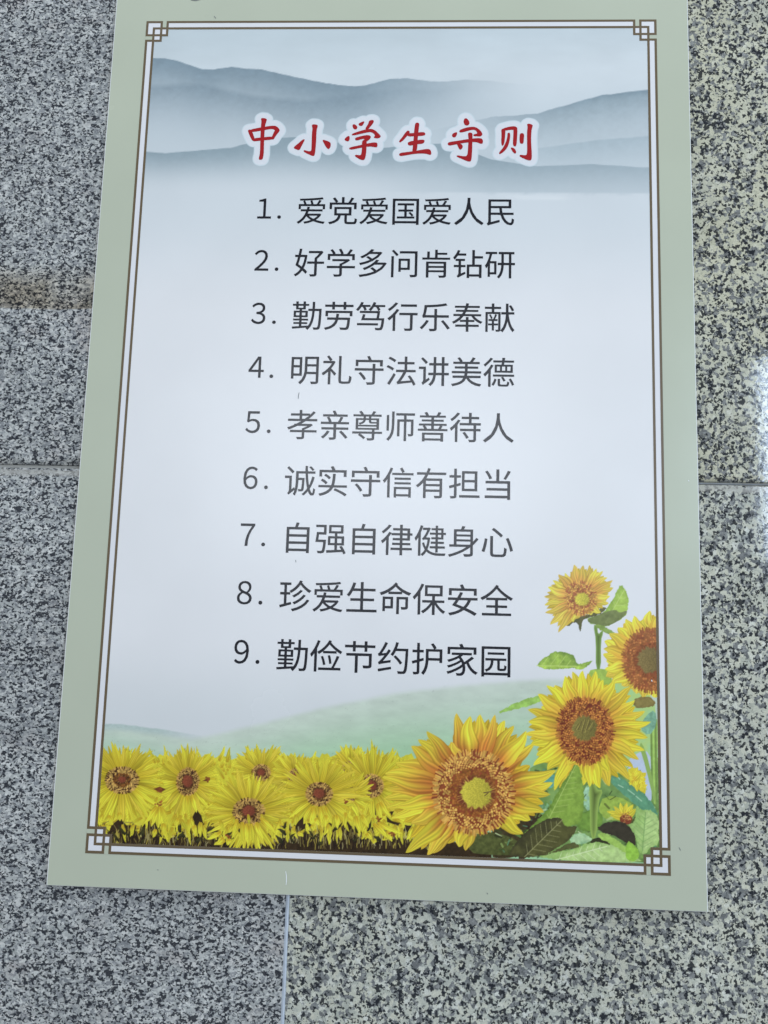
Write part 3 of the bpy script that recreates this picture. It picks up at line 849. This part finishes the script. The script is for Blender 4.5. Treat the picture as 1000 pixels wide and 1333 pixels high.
for k_ in range(26):
    a = rs.uniform(0, 6.28); bx_, by_ = 800 + rs.uniform(-24, 24), 735 + rs.uniform(-26, 26); r_ = rs.uniform(36, 62)
    q = mm([(bx_, by_), (bx_ + r_ * math.cos(a), by_ + r_ * math.sin(a) * 1.1)], Z4); petal(q[0], q[1], 2.8, (200, 168, 56), (214, 204, 66), yid, rs.uniform(-.1, .1), k_)
bid = new_id('printed_sunflower')
for (tx, ty) in [(620, 930), (660, 905), (700, 880), (740, 880), (780, 890), (805, 920), (640, 960)]:
    q = mm([(735, 975), (tx, ty)], Z4); petal(q[0], q[1], 3.4, (200, 160, 56), (198, 190, 66), bid, 0, tx)
q = mm([(735, 985)], Z4)[0]
poly(mm([(700, 965), (740, 950), (780, 970), (775, 1010), (730, 1018), (700, 1000)], Z4), (124, 66, 46), bid, tex=.3)
dots(q + rs.normal(0, 2.0, (40, 2)) + [0, -2], rs.uniform(.3, .6, 40), [np.array((206, 160, 90)) * rs.uniform(.6, 1.1) for _ in range(40)], bid, .9)
poly(mm([(780, 980), (820, 945), (815, 990), (760, 1020)], Z4), (78, 84, 48), gid)
leaf([(800, 895), (830, 930), (880, 920), (905, 940), (940, 960), (945, 1150), (890, 1150), (860, 1200), (815, 1190), (800, 1100), (750, 1020), (790, 1000)], Z4, (168, 196, 130), col2=(132, 168, 94), seed=13, mid=[(840, 1180), (860, 940)], vein=(120, 156, 96), nv=6)
leaf([(10, 0)] and [(385, 1100), (430, 1065), (500, 1080), (540, 1110), (470, 1140), (400, 1140)], Z4, (170, 202, 158), col2=(112, 160, 120), seed=14)
leaf([(180, 1222), (230, 1190), (300, 1170), (390, 1180), (470, 1140), (560, 1118), (640, 1125), (720, 1150), (800, 1215), (850, 1250), (500, 1250)], Z4, (172, 200, 134), col2=(134, 170, 94), seed=15, mid=[(300, 1235), (620, 1150)], vein=(206, 222, 180), nv=7)
leaf([(505, 1130), (540, 1100), (590, 1095), (650, 1140), (600, 1130), (560, 1120)], Z4, (56, 58, 40), seed=16)
leaf([(558, 1040), (590, 1010), (650, 995), (710, 995), (760, 1030), (790, 1075), (800, 1120), (795, 1150), (740, 1135), (680, 1090), (600, 1068)], Z4, (60, 56, 46), col2=(48, 44, 36), seed=17)
leaf([(560, 1066), (640, 1080), (740, 1150), (765, 1195), (720, 1190), (640, 1130), (570, 1100)], Z4, (158, 194, 98), seed=18)
leaf([(748, 1112), (775, 1130), (825, 1185), (812, 1240), (740, 1238), (735, 1180)], Z4, (146, 192, 78), seed=19)

# centre-right flower
c2 = mm([(485, 432)], Z4)[0]; k2 = mm([(480, 418), (565, 418), (480, 503)], Z4)
t2 = mm([(355, 98), (410, 68), (470, 62), (545, 64), (600, 120), (668, 128), (700, 200), (772, 165), (790, 245), (855, 315), (800, 350), (890, 380), (872, 470), (850, 560), (818, 610), (765, 735), (640, 775), (625, 690), (575, 790), (510, 782), (480, 772), (330, 790), (290, 800), (380, 650), (250, 675), (165, 650), (185, 590), (150, 525), (112, 455), (135, 370), (132, 300), (215, 280), (190, 212), (250, 150), (300, 150)], Z4)
flower('printed_sunflower', c2, 25.3, 29.3, t2, 7.2, (206, 156, 62), (216, 208, 64), 33, (k2[0][0], k2[0][1], (k2[1][0] - k2[0][0]) * .9, (k2[2][1] - k2[0][1]) * .9), dark=(104, 48, 34), rim=(164, 94, 46), fleck=(194, 132, 64), nfl=640, corecol=(112, 104, 56), cdark=.35, ringdark=(196, 140, 70))
fl2 = len(NAMES) - 1
k = k2[0]
for i in range(9):
    x = k[0] - 8 + i * 1.8 + rs.uniform(-.5, .5); stroke([(x + 2.6, k[1] - 8 + abs(i - 4) * 1.1 + rs.uniform(-1, 1)), (x - .8, k[1] + 4 - abs(i - 4) * .5 + rs.uniform(-1.5, 1.5))], rs.uniform(.35, .7), (182, 166, 92) if i % 2 else (66, 54, 38), fl2, .6)
# big leaves in front of its stalk
leaf([(430, 628), (460, 690), (475, 800), (480, 900), (465, 960), (440, 1015), (350, 1040), (330, 985), (220, 1000), (120, 1060), (90, 1085), (260, 920), (320, 800), (385, 700)], Z4, (128, 158, 70), col2=(96, 126, 54), seed=7, mid=[(250, 1000), (425, 650)], vein=(168, 192, 108), nv=9, vw=.5)
leaf([(340, 975), (350, 1030), (440, 1020), (425, 1060), (390, 1110), (300, 1170), (215, 1218), (5, 1216), (35, 1150), (100, 1080), (200, 1000), (270, 975)], Z4, (84, 84, 50), col2=(58, 56, 40), seed=8, mid=[(110, 1215), (345, 985)], vein=(150, 150, 104), nv=7, vw=.55)
leaf([(210, 1215), (300, 1175), (400, 1120), (460, 1150), (390, 1165), (330, 1180)], Z4, (88, 92, 56), seed=10)

# the largest flower
c1 = mm([(448, 428)], Z3)[0]; k1 = mm([(462, 434), (545, 434), (462, 510)], Z3)
t1 = mm([(368, 32), (425, 48), (487, 40), (560, 42), (606, 70), (645, 92), (715, 125), (755, 190), (700, 235), (860, 325), (845, 385), (830, 440), (800, 528), (735, 560), (692, 640), (575, 610), (412, 720), (370, 700), (250, 735), (215, 740), (105, 725), (140, 590), (40, 560), (10, 500), (60, 505), (0, 452), (5, 405), (-10, 350), (60, 275), (5, 330), (135, 200), (175, 160), (218, 120), (330, 180)], Z3)
flower('printed_sunflower', c1, 35.5, 35.5, t1, 8.8, (186, 112, 54), (212, 200, 64), 34, (k1[0][0], k1[0][1], (k1[1][0] - k1[0][0]) * .96, (k1[2][1] - k1[0][1]) * .98), dark=(122, 62, 40), rim=(190, 124, 58), fleck=(226, 178, 92), nfl=900, corecol=(172, 162, 62), cdark=.62, ringdark=(98, 56, 42))
fl1 = len(NAMES) - 1
for (a_, b_) in [((500, 430), (535, 425)), ((505, 445), (520, 432))]:
    stroke(mm([a_, b_], Z3), .9, (92, 74, 50), fl1, .9)

# ---- title characters: pale halo goes into the print, the red strokes are laid on top
ZT, ZU = (300, 130, 4.7619), (500, 130, 4.7619)
TITLE = [
 (ZT, [[(110, 188), (122, 184), (135, 200), (150, 245), (152, 252), (140, 255), (128, 235), (115, 205)],
       [(113, 188), (190, 172), (270, 160), (290, 168), (306, 188), (300, 198), (280, 190), (262, 176), (190, 190), (125, 200)],
       [(296, 182), (306, 190), (285, 215), (272, 235), (265, 246), (253, 242), (266, 215), (276, 190)],
       [(140, 241), (200, 234), (268, 228), (266, 245), (200, 249), (150, 256), (138, 252)],
       [(190, 113), (226, 118), (222, 132), (212, 160), (207, 250), (204, 369), (179, 371), (178, 360), (186, 335), (188, 250), (191, 180), (195, 132)]]),
 (ZT, [[(504, 152), (541, 155), (539, 168), (532, 185), (530, 260), (522, 346), (510, 347), (488, 337), (455, 321), (455, 312), (480, 320), (502, 320), (505, 300), (508, 200), (512, 178)],
       [(462, 243), (452, 262), (437, 290), (427, 312), (410, 306), (393, 298), (400, 289), (425, 270), (445, 250)],
       [(570, 246), (590, 253), (612, 261), (621, 270), (619, 290), (610, 306), (599, 298), (585, 275)]]),
 (ZT, [[(756, 160), (765, 150), (787, 165), (783, 181), (768, 183)], [(796, 147), (833, 131), (824, 150), (811, 163), (797, 156)],
       [(862, 128), (887, 126), (888, 137), (867, 165), (846, 187), (836, 180), (856, 152)], [(706, 245), (736, 220), (739, 240), (732, 257), (718, 254)],
       [(750, 214), (800, 196), (860, 180), (890, 186), (912, 205), (932, 226), (925, 234), (905, 238), (888, 232), (900, 224), (892, 208), (868, 196), (820, 206), (758, 221)],
       [(770, 238), (810, 227), (850, 219), (870, 225), (866, 240), (846, 256), (826, 263), (820, 256), (838, 241), (812, 241), (780, 253)],
       [(733, 298), (800, 284), (860, 270), (907, 264), (911, 280), (908, 293), (893, 291), (860, 286), (800, 297), (742, 309)],
       [(817, 250), (844, 252), (842, 280), (840, 330), (832, 371), (814, 372), (790, 359), (773, 348), (776, 341), (800, 347), (814, 340), (819, 300)]]),
 (ZU, [[(150, 189), (161, 200), (142, 222), (118, 250), (98, 265), (93, 258), (114, 234), (134, 204)], [(142, 210), (190, 207), (245, 200), (256, 209), (251, 221), (200, 223), (148, 227)],
       [(150, 262), (200, 252), (248, 247), (251, 258), (240, 271), (200, 273), (158, 284), (148, 274)],
       [(197, 141), (218, 144), (214, 172), (207, 230), (203, 325), (176, 328), (180, 298), (186, 240), (191, 172)],
       [(93, 331), (150, 325), (220, 314), (272, 305), (287, 311), (293, 336), (284, 341), (263, 331), (200, 331), (140, 341), (97, 349)]]),
 (ZU, [[(502, 115), (515, 117), (530, 142), (523, 156), (507, 159), (496, 145), (495, 128)], [(423, 212), (453, 199), (451, 215), (440, 233), (424, 229)],
       [(466, 190), (510, 173), (560, 167), (590, 184), (611, 212), (600, 226), (575, 224), (553, 223), (557, 214), (583, 210), (570, 186), (545, 183), (500, 196), (470, 203)],
       [(393, 265), (450, 257), (520, 245), (600, 237), (612, 250), (610, 271), (598, 271), (573, 259), (520, 261), (450, 273), (399, 285)],
       [(520, 203), (547, 205), (546, 230), (544, 320), (539, 381), (524, 382), (480, 363), (450, 350), (453, 345), (490, 352), (519, 350), (523, 300), (527, 240)],
       [(448, 265), (470, 271), (489, 285), (479, 306), (469, 307), (459, 285)]]),
 (ZU, [[(727, 181), (751, 178), (749, 220), (743, 276), (732, 287), (728, 260), (731, 210)], [(733, 180), (780, 167), (815, 165), (827, 178), (820, 190), (800, 183), (760, 187), (738, 193)],
       [(804, 174), (826, 176), (823, 230), (819, 286), (808, 289), (800, 275), (804, 220)], [(767, 204), (781, 205), (779, 242), (766, 291), (741, 321), (714, 338), (714, 328), (739, 300), (757, 265), (767, 230)],
       [(784, 294), (806, 300), (820, 325), (812, 334), (799, 321)], [(844, 207), (868, 208), (864, 250), (862, 271), (844, 271), (842, 240)],
       [(886, 147), (922, 155), (916, 172), (911, 192), (909, 260), (914, 330), (913, 373), (900, 375), (868, 363), (840, 348), (844, 342), (870, 346), (888, 343), (890, 300), (888, 200), (893, 170)]])]
title_pids = []
for org, strokes in TITLE:
    hid = new_id('title_halo'); title_pids.append(hid)
    for s_ in strokes: poly(mm(s_, org), (190, 205, 217), hid, grow=6.9)
    for s_ in strokes: poly(mm(s_, org), (203, 209, 221), hid, grow=5.8)

# ---- turn the painted patches into meshes, one object per printed motif
verts, cols, faces, fids = [], [], [], []
off = 0
for p in PA:
    verts.append(np.c_[p.X.ravel(), p.Y.ravel()]); cols.append(p.rgb.reshape(-1, 3))
    idx = np.arange(p.nx * p.ny).reshape(p.ny, p.nx)
    f = np.stack([idx[1:, :-1], idx[1:, 1:], idx[:-1, 1:], idx[:-1, :-1]], -1).reshape(-1, 4)
    faces.append(f + off); fids.append(p.id[:-1, :-1].ravel()); off += p.nx * p.ny
verts = np.concatenate(verts); cols = np.clip(np.concatenate(cols), 0, 255); faces = np.concatenate(faces); fids = np.concatenate(fids)
ink = alb(cols)


def ink_mesh(name, F, d):
    used, inv = np.unique(F, return_inverse=True); inv = inv.reshape(F.shape)
    v = verts[used] / 1000; n = len(used); nf = len(F)
    co = np.empty((n, 3), np.float32); co[:, 0] = v[:, 0]; co[:, 1] = P(d); co[:, 2] = Z0 - v[:, 1]
    me = bpy.data.meshes.new(name); me.vertices.add(n); me.vertices.foreach_set('co', co.ravel())
    me.loops.add(nf * 4); me.loops.foreach_set('vertex_index', inv.astype(np.int32).ravel())
    me.polygons.add(nf); me.polygons.foreach_set('loop_start', np.arange(0, nf * 4, 4, dtype=np.int32))
    me.update(calc_edges=True)
    a = me.color_attributes.new('ink', 'FLOAT_COLOR', 'POINT')
    a.data.foreach_set('color', np.c_[ink[used], np.ones(n)].astype(np.float32).ravel())
    o = link(name, me, M_INK, sign); to_sign(o); return o


halo_obs = {}
for k, nm in NAMES.items():
    F = faces[fids == k]
    if len(F) > 3:
        ob = ink_mesh(nm, F, 0.00012)
        if nm == 'title_halo': halo_obs[k] = ob

# red strokes
for ti, (org, strokes) in enumerate(TITLE):
    v = []; f = []
    for i, s_ in enumerate(strokes):
        q = mm(s_, org); ar = np.roll(q, -1, 0) - np.roll(q, 1, 0); ar = ar / np.hypot(ar[:, 0], ar[:, 1])[:, None]
        sg = 1 if np.sum(q[:, 0] * np.roll(q[:, 1], -1) - np.roll(q[:, 0], -1) * q[:, 1]) > 0 else -1
        q = chaikin(q + np.c_[ar[:, 1], -ar[:, 0]] * sg * .38, 2) / 1000; st = len(v)
        v += [(x, P(0.00022 + i * 0.00002), Z0 - y) for x, y in q]
        f.append(tuple(range(st, st + len(q)))[::-1])
    me = bpy.data.meshes.new('title_character'); me.from_pydata(v, [], f); me.update()
    if me.polygons[0].normal.y > 0: me.flip_normals()
    o = link('title_character', me, M_RED, halo_obs[title_pids[ti]])

# ---- numbered rules
RULES = ['爱党爱国爱人民', '好学多问肯钻研', '勤劳笃行乐奉献', '明礼守法讲美德', '孝亲尊师善待人', '诚实守信有担当', '自强自律健身心', '珍爱生命保安全', '勤俭节约护家园']
DIG = '１２３４５６７８９'
EM = 31.9


def glyph(ch, size, x, y, squeeze=1.0):
    """returns vertices/faces of a character whose em box starts at x with baseline y (mm)"""
    cu = bpy.data.curves.new('glyph', 'FONT'); cu.body = ch; cu.size = 1.0; cu.resolution_u = 4
    ob = bpy.data.objects.new('glyph', cu); C.objects.link(ob); bpy.context.view_layer.update()
    me = bpy.data.meshes.new_from_object(ob)
    vv = [v.co.copy() for v in me.vertices]; ff = [tuple(p.vertices) for p in me.polygons]
    bpy.data.objects.remove(ob); bpy.data.curves.remove(cu); bpy.data.meshes.remove(me)
    V_, F_ = [], []
    for k, (ox, oy) in enumerate(((.11, .08), (-.11, .08), (.11, -.08), (-.11, -.08))):   # a slightly bolder weight
        st = len(V_)
        V_ += [((x + ox + v.x * size * squeeze) / 1000, P(0.00024 + k * 0.00001), Z0 - (y + oy - v.y * size) / 1000) for v in vv]
        F_ += [tuple(a + st for a in q) for q in ff]
    return V_, F_


def text_part(name, vf):
    me = bpy.data.meshes.new(name); me.from_pydata(vf[0], [], vf[1]); me.update()
    o = link(name, me, M_TEXT, sign); to_sign(o)


for i, (d_, txt) in enumerate(zip(DIG, RULES)):
    yc = 212.3 + 55.83 * i
    text_part('printed_numeral', glyph(d_, 29.4, 135.8 - 13.4, yc + 9.0, .90))
    n = 14; r_ = 1.9; cx, cy = 151.2, yc + 7.3
    text_part('printed_full_stop', ([((cx + r_ * math.cos(2 * math.pi * k / n)) / 1000, P(0.00024), Z0 - (cy + r_ * math.sin(2 * math.pi * k / n)) / 1000) for k in range(n)], [tuple(range(n))]))
    for j, ch in enumerate(txt): text_part('printed_character', glyph(ch, EM, 168.2 + j * EM * .9975, yc + EM * .38))

# ---- small marks of wear on the board
M_SCR = print_mat('scuffed_white', (0.80, 0.82, 0.82), 0.6)
M_GRIME = print_mat('grey_scuff', (0.16, 0.17, 0.17), 0.6)


def mark(pts, wd, mat, name):
    q = mm(pts) / 1000; v = []; f = []
    n = len(q)
    for i, (x, y) in enumerate(q):
        d_ = q[min(i + 1, n - 1)] - q[max(i - 1, 0)]; d_ = d_ / np.hypot(*d_); hw = wd / 2000 * (0.35 + .65 * math.sin(math.pi * (i + .5) / n))
        v += [(x - d_[1] * hw, P(0.00036), Z0 - y - d_[0] * hw), (x + d_[1] * hw, P(0.00036), Z0 - y + d_[0] * hw)]
    for i in range(n - 1): f.append((2 * i, 2 * i + 1, 2 * i + 3, 2 * i + 2))
    me = bpy.data.meshes.new(name); me.from_pydata(v, [], f); me.update()
    if me.polygons[0].normal.y > 0: me.flip_normals()
    o = link(name, me, mat, sign); to_sign(o)


mark([(372, 1134), (373, 1140), (373, 1147), (372.5, 1152)], .8, M_SCR, 'scratch')
mark([(389.5, 511), (388.6, 515), (388.4, 519)], .7, M_GRIME, 'scratch')
mark([(385, 729), (385.4, 732)], .8, M_GRIME, 'scratch')
mark([(245, -3), (250, 0), (255, 0.6), (262, -1)], 1.2, M_GRIME, 'scratch')
mark([(634, 1162), (635, 1164)], .8, M_GRIME, 'scratch')
mark([(205, 1132), (206.5, 1132.5)], .8, M_GRIME, 'scratch')
mark([(848, 885), (849, 887)], 1.0, M_SCR, 'scratch')
mark([(896, 625), (897, 626.5)], 1.0, M_SCR, 'scratch')
mark([(279, 21), (281, 24)], .8, M_GRIME, 'scratch')
mark([(884, 1103), (886, 1107)], .6, M_GRIME, 'scratch')
